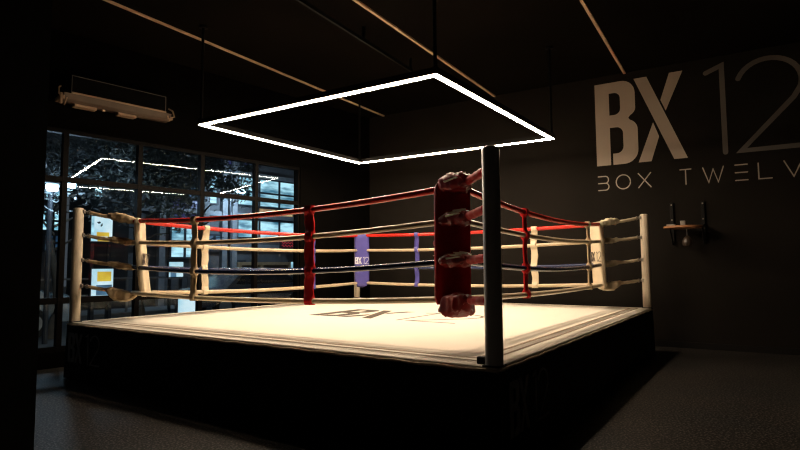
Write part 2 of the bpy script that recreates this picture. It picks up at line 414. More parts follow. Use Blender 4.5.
# ropes
INS = {'N': .545, 'L': .465, 'R': .525, 'F': .545}
rz = {'N': [1.35, 1.07, .73, .412], 'L': [1.30, 1.02, .695, .36], 'R': [1.31, 1.045, .685, .375], 'F': [1.30, 1.00, .67, .35]}
cpt = {c: (corners[c][0]+inward[c][0]*INS[c], corners[c][1]+inward[c][1]*INS[c]) for c in corners}
order = ['N', 'L', 'F', 'R']
sag = {('N', 'L'): [.085, .075, .085, .055], ('L', 'F'): [.06, .05, .05, .05], ('F', 'R'): [.04, .04, .04, .04], ('R', 'N'): [.105, .07, .075, .03]}
def ropept(c1, c2, k, s):
    a = cpt[c1]; b = cpt[c2]
    z = rz[c1][k]*(1-s) + rz[c2][k]*s - sag[(c1, c2)][k]*4*s*(1-s)
    return RP(a[0]+(b[0]-a[0])*s, a[1]+(b[1]-a[1])*s, MZ+z)
rlab = ['red padded rope around the ring, the top one of four', 'cream padded rope around the ring, second from the top',
        'navy blue padded rope around the ring, third from the top', 'cream padded rope around the ring, the lowest of four']
rr = [.030, .027, .027, .027]
for k in range(4):
    pts = []
    for i, c1 in enumerate(order):
        c2 = order[(i+1) % 4]; c0 = order[i-1]
        e = .013
        A_ = ropept(c0, c1, k, 1-e); Bc = ropept(c1, c2, k, 0); C_ = ropept(c1, c2, k, e)
        for q in range(1, 6):
            s = q/6; pts.append(A_*(1-s)**2 + Bc*2*s*(1-s) + C_*s*s)
        for q in range(41): pts.append(ropept(c1, c2, k, e+(1-2*e)*q/40))
    bm = nb(); tube(bm, pts, rr[k], 12, closed=True)
    tag(obj('ring_rope', bm, M[['red_rope', 'white_rope', 'blue_rope', 'white_rope'][k]], smooth=True), rlab[k], 'rope', 'padded ropes of the boxing ring')

# vertical spacer bands tying the ropes together
spac = [('N', 'L', .348, 'red', 'wide red vertical spacer band on the near ropes in front of the last window', .12),
        ('N', 'L', .728, 'shaded_vinyl', 'shade-toned cream vertical spacer band on the near ropes closest to the left post', .10),
        ('R', 'N', 1-.316, 'red', 'narrow red vertical spacer band on ropes right of the dark post', .09),
        ('R', 'N', 1-.832, 'shaded_vinyl', 'shade-toned cream vertical spacer band on the near ropes beside the right pad', .08),
        ('L', 'F', .235, 'white_vinyl', 'cream vertical spacer band on the far ropes along the windows', .11),
        ('L', 'F', .712, 'blue', 'blue vertical spacer band on the far ropes left of the blue pad', .07),
        ('F', 'R', 1-.23, 'white_vinyl', 'cream vertical spacer band on the far ropes along the lettered wall', .11),
        ('F', 'R', 1-.72, 'blue', 'blue vertical spacer band on the far ropes right of the blue pad', .09)]
for c1, c2, s, m, lab, wd in spac:
    P = [ropept(c1, c2, k, s) for k in range(4)]
    d = (ropept(c1, c2, 0, s+.01)-ropept(c1, c2, 0, s-.01)); d.z = 0; d.normalize(); nrm = d.cross(Z)
    bm = nb(); n = 48; wob = random.uniform(-1, 1)
    for side in (1,):
        rings = []
        zt = P[0].z + .042; zb = P[3].z - .036
        for i in range(n+1):
            z = zt + (zb-zt)*i/n
            near = min(range(4), key=lambda k: abs(P[k].z-z)); dz = abs(P[near].z-z)
            bul = .042*max(0, 1-(dz/.055)**2)**.5 if dz < .055 else 0
            half = max(.011, bul)
            ww = wd/2*(1-.16*math.exp(-(dz/.05)**2)) * (1+.05*math.sin(i*.9+wob))
            c = V((P[0].x, P[0].y, z)) + d*(.018*wob*math.sin(PI*i/n)+.008*math.sin(i*.35))
            rings.append([bm.verts.new(c+d*x+nrm*y) for x, y in ((-ww, -half*.6), (-ww*.8, -half), (ww*.8, -half), (ww, -half*.6), (ww, half*.6), (ww*.8, half), (-ww*.8, half), (-ww, half*.6))])
        for Aq, Bq in zip(rings, rings[1:]):
            for j in range(8): bm.faces.new((Aq[j], Aq[(j+1) % 8], Bq[(j+1) % 8], Bq[j]))
        bm.faces.new(rings[0]); bm.faces.new(rings[-1][::-1])
    tag(obj('rope_spacer', bm, M[m], smooth=True), lab, 'rope spacer', 'vertical spacer bands on the ropes')

# corner pads
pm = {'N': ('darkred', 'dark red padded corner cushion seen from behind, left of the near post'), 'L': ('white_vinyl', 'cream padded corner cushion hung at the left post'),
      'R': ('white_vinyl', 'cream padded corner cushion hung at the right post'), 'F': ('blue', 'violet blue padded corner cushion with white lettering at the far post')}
tilt = {'N': .02, 'L': .10, 'R': -.03, 'F': .0}
for c in order:
    ia, ib = inward[c]; dg = (ru*ia + rv*ib).normalized(); sd = Z.cross(dg)
    a, b = corners[c]; o = RP(a, b, MZ) + dg*(INS[c]*1.4142+.044) + (ru*.02 - rv*.02 if c == 'N' else V((0, 0, 0)))
    bm = nb(); n = 22; zt = rz[c][0]+.03; zb = rz[c][3]-.05; rings = []
    if c == 'F': zb -= .02
    wd, th = (.30, .085) if c != 'N' else (.31, .09)
    for i in range(n+1):
        f = i/n; z = zt+(zb-zt)*f
        k = 1.0
        if i == 0 or i == n: k = .90
        t_ = tilt[c]*f**1.5
        hw = wd/2*k*(1 if (c != 'F' or f < .9) else 1-.35*(f-.9)/.1); ht = th/2*(1 if 0 < i < n else .5)
        cc = o + dg*(t_+th/2) + Z*z
        ring_ = []
        for j in range(20):
            an = 2*PI*j/20; ca, sa = math.cos(an), math.sin(an)
            ring_.append(bm.verts.new(cc + sd*(hw*math.copysign(abs(ca)**.35, ca)) + dg*(ht*math.copysign(abs(sa)**.45, sa))))
        rings.append(ring_)
    for Aq, Bq in zip(rings, rings[1:]):
        for j in range(20): bm.faces.new((Aq[j], Aq[(j+1) % 20], Bq[(j+1) % 20], Bq[j]))
    bm.faces.new(rings[0]); bm.faces.new(rings[-1][::-1])
    pd = thing('corner_pad', pm[c][1], 'corner pad', o + Z*zb, 'padded cushions in the ring corners')
    obj('cushion', bm, M[pm[c][0]], pd, smooth=True)
    zc = zb + (zt-zb)*(.40 if c != 'F' else .30); tl = tilt[c]*(1-(.45 if c != 'F' else .4))**1.5
    hh = .135 if c == 'F' else .15
    if c == 'F': zc = .725
    ex = sd*(1 if c in 'NLRF' else -1)
    # reading direction as seen from inside the ring
    exr = Z.cross(dg)
    logo(None, o + dg*(th+tl+.0015) - (-1)*exr*(-hh*1.03) + Z*zc, exr, Z, dg, hh, .004, M['print_white'] if c in 'FN' else M['print_dark'], None, pd, single='pad_logo', sw=.06)

# turnbuckles: eye bolt, sleeve and laced cover
pz = {'N': [1.375, 1.10, .745, .44], 'L': [1.42, 1.11, .79, .46], 'R': [1.42, 1.11, .76, .435], 'F': [1.34, 1.03, .70, .39]}
cw = {'N': 'red', 'L': 'cream', 'R': 'cream', 'F': 'blue'}
cplace = {'N': 'at the near dark post', 'L': 'at the left post', 'R': 'at the right post', 'F': 'at the far post'}
kw = ['topmost of four', 'second from top', 'third from top', 'lowest of four']
for c in order:
    ia, ib = inward[c]; dg = (ru*ia + rv*ib).normalized(); sd = Z.cross(dg)
    a, b = corners[c]; base = RP(a, b, MZ)
    mv = {'N': M['red'], 'L': M['shaded_vinyl'], 'R': M['white_vinyl'], 'F': M['blue']}[c]
    for k in range(4):
        p0 = base + dg*.058 + Z*pz[c][k]; p1 = base + dg*(INS[c]*1.4142-.035) + Z*rz[c][k]; de = (INS[c]-.545)*1.4142
        ax = (p1-p0).normalized()
        sh = (ru-rv)*.02 if c == 'N' else V((0, 0, 0))
        t = thing('turnbuckle', f'{cw[c]} covered turnbuckle {cplace[c]}, {kw[k]}', 'turnbuckle', p0, f'turnbuckles of the {dict(N="near",L="left",R="right",F="far")[c]} corner')
        bm = nb(); tube(bm, [p0, p0+ax*.075], .011, 10)
        rp = [p0 + ax*.075 + (ax*math.cos(x)+Z*math.sin(x))*.024 for x in [2*PI*i/14 for i in range(14)]]
        tube(bm, rp, .007, 8, closed=True, up=sd)
        box(bm, p0+ax*.012, .02, .05, .05, (ax, sd, Z), .004)
        obj('eye_bolt', bm, M['steel'], t, smooth=True)
        q0 = p0+ax*.085; q1 = p0+ax*(.50+de)
        bm = nb(); n = 16
        tube(bm, [q0+(q1-q0)*i/n + Z*(-.006*math.sin(PI*i/n)) for i in range(n+1)],
             lambda f: (.036 if c == 'N' else .027)*(.72+.28*min(1, f*9))*(1+.07*math.sin(f*23+k)), 14, ry=.9)
        obj('sleeve', bm, mv, t, smooth=True)
        # soft cover over the rope ends
        bm = nb(); n = 22; big = k in (0, 3)
        c0 = p0+ax*(.42+de)+sh; c1 = p0+ax*(.74+de)
        pts = []
        for i in range(n+1):
            f = i/n
            dz = (.012*math.sin(PI*f)+.006) if k == 0 else (-.025*f-.012*math.sin(PI*f) if k == 3 else 0)
            pts.append(c0+(c1-c0)*f + Z*dz)
        R0 = (.072 if k == 0 else .064 if big else .054)*(1.08 if c == 'N' else .84)
        c1 = p0+sh+ax*((.84 if c == 'N' else .79)+de)
        pts = [c0+(c1-c0)*(i/n)+(V((0, 0, (pts[i]-c0.lerp(p0+sh+ax*(.74+de), i/n)).z))) for i in range(n+1)]
        def rad(f, R0=R0): return max(.008, R0*(math.sin(PI*min(.985, max(.05, f*.84+.09)))**.5))
        wide = (.165 if c == 'N' else .085)
        def wid(f): return 1 + (wide/R0-1)*min(1, max(0, (f-.15)/.6))**1.2
        tube(bm, pts, rad, 28, ry=1)
        amp = 1.25 if c == 'N' else .9
        for v in bm.verts:
            f = (v.co-c0).dot(ax)/(c1-c0).length
            ctr = c0 + (c1-c0)*f; off = v.co-ctr; x = off.dot(sd)
            rr_ = max(1e-5, off.length); cx = max(-1, min(1, x/rr_)); sz = off.dot(Z)/rr_
            v.co = ctr + sd*(rr_*wid(f)*math.copysign(abs(cx)**.5, cx)) + (off-sd*x)*(abs(sz)**-.35 if abs(sz) > .05 else 1)
            q = v.co*18 + V((k*3, 0, 0)); nv = noise.noise(q)*.018 + abs(noise.noise(q*2.3))*-.020 + noise.noise(q*4)*.006
            v.co += off.normalized()*nv*amp
            if k == 3 and off.z < -.01:                 # loose flap sagging below the lowest ropes
                v.co.z -= (.05 if c in 'NL' else .025)*math.sin(PI*min(1, max(0, f)))
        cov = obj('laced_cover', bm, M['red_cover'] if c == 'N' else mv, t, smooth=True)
        if k < 3:                                       # one zigzag lace on the outer face of the cover
            bm = nb(); pp = []
            for q in range(13):
                f = .34+.036*q; R_ = rad(f)*1.10; ww = R_*wid(f)
                x = ((q/12)-.5)*1.5*ww if c == 'N' else -.93*ww*(1 if c == 'R' else -1 if c == 'L' else 1)
                if c == 'N':
                    th_ = math.radians(172-13.6*q); fz = .12 if q % 2 else .46
                    R_ = rad(fz)+.004; ww = R_*wid(fz)
                    pp.append(c0+(c1-c0)*fz + sd*(ww*math.cos(th_)) + Z*(R_*math.sin(th_)+.004))
                else:
                    ctr = c0+(c1-c0)*f
                    pp.append(ctr + sd*x + Z*(R_*(.45 if q % 2 else -.35)))
            tube(bm, pp, .009 if c == 'N' else .006, 6)
            obj('lacing', bm, M['white_lace'] if c == 'N' else M['black_lace'], cov, smooth=True)

# ------------------------------------------------------------------ lettering on the wall
def WL(t, z, off=0): return n_l*(D_L-off) + t_l*t + Z*z
sg = thing('wall_sign', 'very large BX 12 lettering mounted on the black wall', 'sign', WL(-1, 3.16))
logo(True, WL(-2.07, 3.16), t_l, Z, -n_l, 1.50, .006, M['sign_bx'], M['sign_thin'], sg, sw=.05)
s2 = thing('wall_lettering', 'small thin BOX TWELVE lettering below the large numerals', 'sign', WL(-1, 2.72))
def tpx(px, py=183): p = hit(px, py, n_l, D_L); return p.dot(t_l)
zB, zT_ = 2.715, 2.965; hM = (zB+zT_)/2
def ln(nm, lines, w=.017):
    bm = nb()
    for L_ in (lines[:1] if nm == 'letter_e' else lines): stroke(bm, L_, w, WL(0, 0), t_l, Z, -n_l, .005)
    lo_ = obj(nm, bm, M['sign_small'], s2)
    if nm == 'letter_e':                            # an E of three loose bars
        for L_ in lines[1:]:
            bm = nb(); stroke(bm, L_, w, WL(0, 0), t_l, Z, -n_l, .005)
            obj('bar', bm, M['sign_small'], lo_)
x0, x1 = tpx(598.5), tpx(608.6)
rq = (zT_-hM)/2
ln('letter_b', [[(x0, zT_), (x1-.05, zT_)] + arc(x1-.05, zT_-rq, .05, rq, 80, -90, 8) + [(x0, hM)], [(x1-.06, hM)] + arc(x1-.05, hM-rq, .055, rq, 80, -90, 8) + [(x0, zB)]])
x0, x1 = tpx(616.3), tpx(630.5); ln('letter_o', [arc((x0+x1)/2, hM, (x1-x0)/2, (zT_-zB)/2, 0, 352, 30)])
x0, x1 = tpx(638.6), tpx(651); ln('letter_x', [[(x0, zT_), (x1, zB)], [(x0, zB), (x1, zT_)]])
x0, x1 = tpx(680.6), tpx(691.5); ln('letter_t', [[(x0, zT_), (x1, zT_)], [((x0+x1)/2, zT_), ((x0+x1)/2, zB)]])
x0, x1 = tpx(703.3, 180), tpx(724, 180); d_ = (x1-x0); ln('letter_w', [[(x0, zT_), (x0+d_*.27, zB), (x0+d_*.5, zT_-.03), (x0+d_*.73, zB), (x1, zT_)]])
x0, x1 = tpx(735.7, 180), tpx(748, 180); ln('letter_e', [[(x0, z), (x1, z)] for z in (zT_, hM, zB)])
x0, x1 = tpx(758.8, 175), tpx(772, 175); ln('letter_l', [[(x0, zT_), (x0, zB), (x1, zB)]])
x0, x1 = tpx(784.5, 170), tpx(803, 170); ln('letter_v', [[(x0, zT_), ((x0+x1)/2, zB), (x1, zT_)]])
x0, x1 = tpx(812, 170), tpx(825, 170); ln('letter_e', [[(x0, z), (x1, z)] for z in (zT_, hM, zB)])

# speed bag board on the wall
def wp(px, py, off=0):
    p = hit(px, py, n_l, D_L-off); return p.dot(t_l), p.z
ta, zbd = wp(664.5, 229); tb, _ = wp(690, 228)
sb = thing('speed_bag_platform', 'round orange-brown wooden speed bag board bracketed to the wall', 'speed bag platform', WL(-.7, 1.6))
tc_ = -.70; zd = 1.975; Rd = .29
oc = WL(tc_, zd, .36)
bm = nb(); lathe(bm, [(Rd-.008, -.018), (Rd, -.010), (Rd, .010), (Rd-.008, .018)], oc, 40); obj('board', bm, M['wood'], sb, smooth=True)
for tt in (-.885, -.425):
    bm = nb(); box(bm, WL(tt, 2.06, .022), .05, .036, .70, (t_l, n_l, Z), .004); obj('wall_rail', bm, M['black'], sb)
    bm = nb()
    box(bm, WL(tt, zd+.034, .22), .04, .40, .03, (t_l, n_l, Z))
    tube(bm, [WL(tt, zd-.26, .04), WL(tt, zd-.02, .38)], .012, 8); obj('bracket', bm, M['black'], sb)
    for zz in (1.745, 2.375, 2.12):
        bm = nb(); box(bm, WL(tt, zz, .045), .022, .012, .022, (t_l, n_l, Z), .003); obj('bolt', bm, M['steel'], sb)
bm = nb(); box(bm, oc+Z*.06, .07, .07, .09, (t_l, n_l, Z), .008); obj('swivel_block', bm, M['steel'], sb)
bm = nb(); box(bm, oc+Z*.034 - t_l*.17 - n_l*.05, .13, .05, .035, (t_l, n_l, Z), .006); obj('clamp', bm, M['steel'], sb)
bag = thing('speed_bag', 'dark round leather speed bag hanging under the wooden wall board', 'punching bag', oc - Z*.33)
bo = oc + t_l*.05
bm = nb(); lathe(bm, [(0.001, -.325), (.035, -.32), (.062, -.30), (.076, -.262), (.070, -.215), (.046, -.17), (.022, -.145), (.014, -.135)], bo, 24); obj('bag', bm, M['leather'], bag, smooth=True)
bm = nb(); tube(bm, [bo-Z*.14, bo-Z*.018], .007, 8); obj('hanging_loop', bm, M['steel'], bag)

# ------------------------------------------------------------------ dark unit above the windows
def U(px, py, off=-.30):
    p = hit(px, py, m_w, D_W+off); return p.dot(w_w), p.z
sa, za = U(72, 92); sb_, zb_ = U(166.5, 112.4); _, zt1 = U(72, 74.4)
zlo = (za+zb_)/2; zhi = zt1
un = thing('air_curtain', 'long black box unit with bronze underside mounted high above the windows', 'wall unit', S((sa+sb_)/2, zlo))
bm = nb(); wbox(bm, sa, sb_, zlo, zhi, -.27, -.002); obj('body', bm, mat('matt_black_casing', (.004, .004, .004), .8, spec=.03), un)
bm = nb()
e = .008
wbox(bm, sa, sb_, zhi-e, zhi, -.279, -.27); wbox(bm, sa, sa+e, zlo, zhi-e, -.279, -.27); wbox(bm, sb_-e, sb_, zlo, zhi-e, -.279, -.27)
obj('face_trim', bm, mat('dull_grey_trim', (.14, .13, .12), .4, metal=.4), un)
bm = nb(); wbox(bm, sa, sb_, zlo-.012, zlo+.012, -.295, -.27); obj('lower_lip', bm, M['bronze'], un)
bm = nb()
lp = [(-.29, zlo-.012), (-.002, zlo-.012), (-.002, zlo-.10), (-.19, zlo-.12), (-.235, zlo-.085)]
prism(bm, [lp], S(sa-.09, 0), m_w, Z, w_w, sb_-sa+.18); obj('tray', bm, M['tan_metal'], un)
for fa, fb in ((.06, .28), (.50, .70)):
    bm = nb(); wbox(bm, sa+(sb_-sa)*fa, sa+(sb_-sa)*fb, zlo-.155, zlo-.11, -.17, -.05, .006); obj('outlet_plate', bm, M['bronze'], un)
bm = nb(); wbox(bm, sa+(sb_-sa)*.345, sa+(sb_-sa)*.37, zlo-.14, zlo-.11, -.15, -.12); obj('sensor', bm, M['pale_strip'], un)
for s_, sg_ in ((sa-.10, -1), (sb_+.10, 1)):
    bm = nb()
    wbox(bm, s_-.02, s_+.02, zlo-.10, zlo-.05, -.27, -.0)
    hk = [S(s_+.01*sg_, zlo-.06, -.24), S(s_+.05*sg_, zlo-.04, -.26), S(s_+.04*sg_, zlo+.06, -.22), S(s_, zlo+.10, -.16)]
    tube(bm, hk, .012, 8); obj('end_bracket', bm, M['bronze'], un)
    bm = nb()
    if sg_ > 0:
        tube(bm, [S(s_+.02, zlo-.08, -.25), S(s_-.20, zlo-.19, -.62), S(s_-.23, zlo-.195, -.64), S(s_-.24, zlo-.15, -.64)], .011, 8)
    else:
        tube(bm, [S(s_-.02, zlo-.02, -.25), S(s_-.02, zlo-.17, -.25)], .022, 10); tube(bm, [S(s_+.05, zlo-.08, -.27), S(s_+.01, zlo-.20, -.30)], .008, 8)
    obj('hook', bm, M['bronze'], un)

exec_exterior = True
# ------------------------------------------------------------------ the street outside
M['asphalt'] = mat('night_asphalt', (.05, .052, .055), .7, var=.3, vscale=3)
M['facade'] = mat('slate_facade', (.13, .135, .145), .8, var=.25, vscale=1.2)
M['facade2'] = mat('pale_grey_facade', (.15, .155, .16), .8, var=.2, vscale=.9)
M['fin'] = mat('concrete_fin', (.30, .31, .33), .8, var=.15)
M['joinery'] = mat('dark_joinery', (.03, .035, .045), .5)
M['lit_blue'] = emit_mat('lit_office_window', (.04, .16, .24), (.55, .90, 1.0), 1.1, 1.1, (1, 1, 4))
M['lit_bright'] = emit_mat('bright_office_window', (.10, .28, .36), (.55, .88, 1.0), 1.7, 1.4, (1, 1, 3))
M['lit_dim'] = emit_mat('dim_office_window', (.01, .03, .07), (.10, .22, .34), .8, 1.3)
M['lit_purple'] = emit_mat('violet_lit_window', (.01, .01, .05), (.05, .04, .20), .7, 1.8)
M['lit_orange'] = emit_mat('amber_lit_window', (.35, .18, .07), (.75, .48, .22), .8, 2.)
M['poster_w'] = emit_mat('backlit_white_panel', (.45, .72, .82), (.85, .97, 1.), 1.0, 2.)
M['poster_y'] = emit_mat('backlit_yellow_panel', (.75, .42, .03), (.95, .66, .06), .9, 2.)
M['lampglow'] = mat('street_lamp_lens', (.8, .9, 1), .4, emit=(.55, .85, 1.), es=9)
M['wood_out'] = mat('shopfront_timber', (.50, .33, .18), .6, var=.15, vscale=7)
M['brown_panel'] = mat('shopfront_panel', (.15, .10, .065), .6, var=.2)
M['bark'] = mat('tree_bark', (.06, .05, .04), .9, var=.3, bump=.4)
M['leaf'] = mat('dark_green_leaf', (.13, .15, .14), .4, var=.6, vscale=3)
M['leaf2'] = mat('grey_green_leaf', (.18, .20, .21), .4, var=.6, vscale=3)
M['car_blue'] = mat('silver_blue_car_paint', (.22, .28, .34), .25, metal=.3, coat=.8)
M['car_dark'] = mat('dark_car_paint', (.05, .06, .08), .25, metal=.2, coat=.8)
M['car_glass'] = mat('car_glass', (.01, .012, .015), .08)
M['tyre'] = mat('tyre_rubber', (.015, .015, .015), .8)
M['alloy'] = mat('alloy_wheel', (.4, .42, .45), .35, metal=.7)
M['kerb'] = mat('concrete_kerb', (.22, .22, .22), .85, var=.2)
def X(px, py, off): p = hit(px, py, m_w, D_W+off); return p.dot(w_w), p.z
OF = 11.0
bm = nb(); box(bm, S(6, -.21, 20.3), 70, 40, .2, (w_w, m_w, Z)); struct('ground_street', bm, M['asphalt'])
bm = nb(); box(bm, S(6, -.07, OF-1.0), 60, 1.9, .12, (w_w, m_w, Z), .02); struct('ground_pavement', bm, M['kerb'])
def px_rect(bm, x0, y0, x1, y1, off, depth=.1):
    """upright slab on the plane off behind the window wall, spanning a pixel rectangle"""
    s0, z0 = X(x0, y1, off); s1, z1 = X(x1, y1, off); zm0 = (z0+z1)/2
    t0, z2 = X(x0, y0, off); t1, z3 = X(x1, y0, off)
    wbox(bm, s0, s1, zm0, (z2+z3)/2, off, off+depth); return s0, s1, zm0, (z2+z3)/2
# main building across the street
sL = X(128, 260, OF)[0]; sR = 26.
bA = thing('office_building', 'dark slate office building across the street with blue lit windows', 'building', S(14, 0, OF+2))
bm = nb(); wbox(bm, sL, sR, -.1, 9.5, OF, OF+6); obj('wall', bm, M['facade'], bA)
def litwin(parent, x0, y0, x1, y1, m, off=OF, bars=2, hbars=1, name='window'):
    s0, z0 = X(x0, y1, off); s1, z1 = X(x1, y1, off); _, z2 = X(x0, y0, off); _, z3 = X(x1, y0, off)
    za_, zb2 = (z0+z1)/2, (z2+z3)/2
    bm = nb(); f = .07
    wbox(bm, s0-f, s1+f, zb2, zb2+f, off-.10, off-.002); wbox(bm, s0-f, s1+f, za_-f, za_, off-.10, off-.002)
    wbox(bm, s0-f, s0, za_, zb2, off-.10, off-.002); wbox(bm, s1, s1+f, za_, zb2, off-.10, off-.002)
    for i in range(bars):
        q = s0+(s1-s0)*(i+1)/(bars+1); wbox(bm, q-.04, q+.04, za_, zb2, off-.09, off-.04)
    for i in range(hbars):
        q = za_+(zb2-za_)*(i+1)/(hbars+1); wbox(bm, s0, s1, q-.04, q+.04, off-.085, off-.045)
    w = obj(name, bm, M['joinery'], parent)
    bm = nb(); wbox(bm, s0, s1, za_, zb2, off-.035, off-.004); obj('pane', bm, M[m], w)
litwin(bA, 237, 181, 297, 207, 'lit_blue', bars=2, hbars=1)
litwin(bA, 237, 222, 297, 238, 'lit_blue', bars=2, hbars=0)
litwin(bA, 207, 176, 216, 203, 'lit_blue', bars=0, hbars=1)
litwin(bA, 258, 210, 292, 217, 'lit_orange', bars=1, hbars=0)
litwin(bA, 234, 262, 243, 268, 'lit_blue', bars=0, hbars=0)
litwin(bA, 234, 274, 242, 280, 'lit_blue', bars=0, hbars=0)
litwin(bA, 289, 262, 296, 290, 'lit_blue', bars=0, hbars=1)
litwin(bA, 160, 168, 196, 196, 'lit_dim', bars=1, hbars=1)
litwin(bA, 170, 200, 198, 220, 'lit_purple', bars=2, hbars=1)
litwin(bA, 170, 226, 197, 257, 'lit_blue', bars=1, hbars=1)
litwin(bA, 212, 150, 232, 163, 'lit_purple', bars=1, hbars=0)
litwin(bA, 243, 154, 258, 166, 'lit_purple', bars=1, hbars=0)
litwin(bA, 205, 236, 222, 250, 'lit_dim', bars=1, hbars=0)
for x in (160, 204, 222, 232, 299):
    bm = nb(); s_, _ = X(x, 230, OF); wbox(bm, s_-.11, s_+.11, -.1, 9.5, OF-.22, OF-.001); obj('facade_fin', bm, M['fin'], bA)
for y in (171, 214, 246):
    bm = nb(); _, z_ = X(220, y, OF); wbox(bm, sL, sR, z_-.09, z_+.09, OF-.15, OF-.002); obj('floor_band', bm, M['fin'], bA)
# timber shopfront on the ground floor
shop = thing('timber_shopfront', 'lit timber framed shopfront doors across the street behind the far ropes', 'shopfront', S(X(265, 262, OF-.5)[0], 0, OF-.4))
x0s, z1s = X(240, 262, OF-.45); x1s, _ = X(289, 262, OF-.45); zsb = -.01
bm = nb(); fr = .13
for q in (x0s, x0s+(x1s-x0s)*.30, x0s+(x1s-x0s)*.42, x1s): wbox(bm, q-fr/2, q+fr/2, zsb, z1s, OF-.5, OF-.36)
wbox(bm, x0s, x1s, z1s-fr, z1s, OF-.5, OF-.36); wbox(bm, x0s, x1s, zsb, zsb+fr, OF-.5, OF-.36)
obj('door_frame', bm, M['wood_out'], shop)
bm = nb(); wbox(bm, x0s, x1s, zsb, z1s, OF-.36, OF-.16); obj('door_panel', bm, M['brown_panel'], shop)
bm = nb(); sx, z_ = X(280, 237, OF-.3); sx2, z2_ = X(294, 249, OF-.3); wbox(bm, sx, sx2, z2_, z_, OF-.30, OF-.24)
sgn = thing('shop_sign', 'small red glowing shop sign above the timber shopfront', 'sign', S(sx, z2_, OF-.3))
obj('panel', bm, M['joinery'], sgn)
bm = nb()
for i in range(3):
    zz = z2_+(z_-z2_)*(.25+.25*i); tube(bm, [S(sx+(sx2-sx)*(.1+.8*g/12), zz+.05*math.sin(g*1.9+i), OF-.33) for g in range(13)], .012, 6)
obj('tube', bm, mat('red_neon', (.3, .02, .03), .4, emit=(.6, .05, .07), es=.6), sgn)
# left building
bB = thing('corner_building', 'pale grey building behind the trees at the far left of the street', 'building', S(-2, 0, OF+3))
bm = nb(); wbox(bm, -14, sL-1.2, -.1, 8.0, OF+2.5, OF+8); obj('wall', bm, M['facade2'], bB)
for (x0, y0, x1, y1, m) in ((42, 166, 60, 200, 'lit_bright'), (42, 212, 62, 230, 'lit_bright'), (94, 176, 112, 197, 'lit_bright'), (44, 236, 62, 250, 'lit_dim'), (118, 236, 127, 262, 'lit_dim'), (66, 168, 76, 182, 'lit_blue')):
    litwin(bB, x0, y0, x1, y1, m, off=OF+2.5, bars=1, hbars=1)
# backlit panels
def panel(name, x0, y0, x1, y1, off, label, parts, legs=True, cat='poster display'):
    s0, z0 = X(x0, y1, off); s1, _ = X(x1, y1, off); _, z1 = X(x0, y0, off)
    t = thing(name, label, cat, S((s0+s1)/2, -.01, off+.05), 'backlit panels in the street')
    bm = nb(); wbox(bm, s0-.02, s1+.02, z0-.02, z1+.02, off+.01, off+.14); obj('case', bm, M['joinery'], t)
    bm = nb(); wbox(bm, s0, s1, z0, z1, off-.004, off+.009); obj('panel', bm, M['poster_w'], t)
    for (a, b, c, d, m) in parts:
        bm = nb(); wbox(bm, s0+(s1-s0)*a, s0+(s1-s0)*b, z0+(z1-z0)*c, z0+(z1-z0)*d, off-.010, off-.005); obj('print', bm, M[m], t)
    bm = nb()
    for q in (s0+.05, s1-.05): wbox(bm, q-.04, q+.04, -.11, z0-.06, off+.03, off+.11)
    obj('leg', bm, M['joinery'], t)
panel('poster_display', 91, 214, 112, 241, 7.0, 'tall backlit white display with orange stripe seen beside the left post', [(.25, .85, .18, .34, 'poster_y'), (.3, .85, .0, .1, 'poster_y'), (.0, .12, 0, 1, 'lit_blue')])
panel('poster_display', 91, 269, 112.5, 297, 6.9, 'low backlit white display with yellow block, below the orange striped one', [(.25, .9, .55, .9, 'poster_y'), (.22, .95, .05, .42, 'lit_dim')])
panel('poster_display', 178, 299, 199, 318, 4.0, 'bright white backlit display low behind the ring, left of the cream spacer', [(.0, .5, .0, .2, 'lit_blue')])
panel('poster_display', 169, 262, 183, 277, 9.0, 'small pale blue backlit display seen left of the shade-toned rope band', [(.1, .5, .0, .5, 'lit_dim')])
# guard rail along the pavement
gr = thing('guard_rail', 'metal guard rail with posts along the far pavement', 'railing', S(6, -.01, OF-1.7))
bm = nb()
for z_ in (.55, 1.05): wbox(bm, -9, 22, z_-.025, z_+.025, OF-1.72, OF-1.68)
obj('rail', bm, M['fin'], gr)
for i in range(16):
    bm = nb(); wbox(bm, -9+2.05*i, -8.94+2.05*i, -.012, 1.05, OF-1.73, OF-1.67); obj('post', bm, M['fin'], gr)
# street lamps
for k, (px, py, off, lab) in enumerate(((52, 187, 3.3, 'street lamp with bright bluish head at the far left of the windows'), (70, 184, 3.5, 'street lamp glowing between the window frames behind the left post'), (240, 191, 9.6, 'street lamp glowing in front of the lit office window band'))):
    s_, z_ = X(px, py, off)
    t = thing('street_lamp', lab, 'street lamp', S(s_, -.11, off), 'street lamps outside the windows')
    bm = nb(); tube(bm, [S(s_-.25, -.11, off+.3), S(s_-.25, z_+.12, off+.3)], .05, 10); tube(bm, [S(s_-.25, z_+.10, off+.3), S(s_, z_+.14, off)], .03, 8); obj('pole', bm, M['joinery'], t)
    bm = nb(); wbox(bm, s_-.2, s_+.2, z_+.06, z_+.16, off-.12, off+.12, .02); obj('lamp_head', bm, M['joinery'], t)
    lw_ = .2 if k == 2 else .10
    bm = nb(); wbox(bm, s_-lw_, s_+lw_, z_-.08, z_+.055, off-lw_/2, off+lw_/2, .02); obj('lens', bm, M['lampglow'], t)
    L = bpy.data.lights.new('lamp_light', 'POINT'); L.energy = 200 if k == 2 else 22; L.color = (.6, .8, 1); L.shadow_soft_size = .15
    lo = bpy.data.objects.new('lamp_light', L); COL.objects.link(lo); lo.location = S(s_, z_-.18, off-.05)
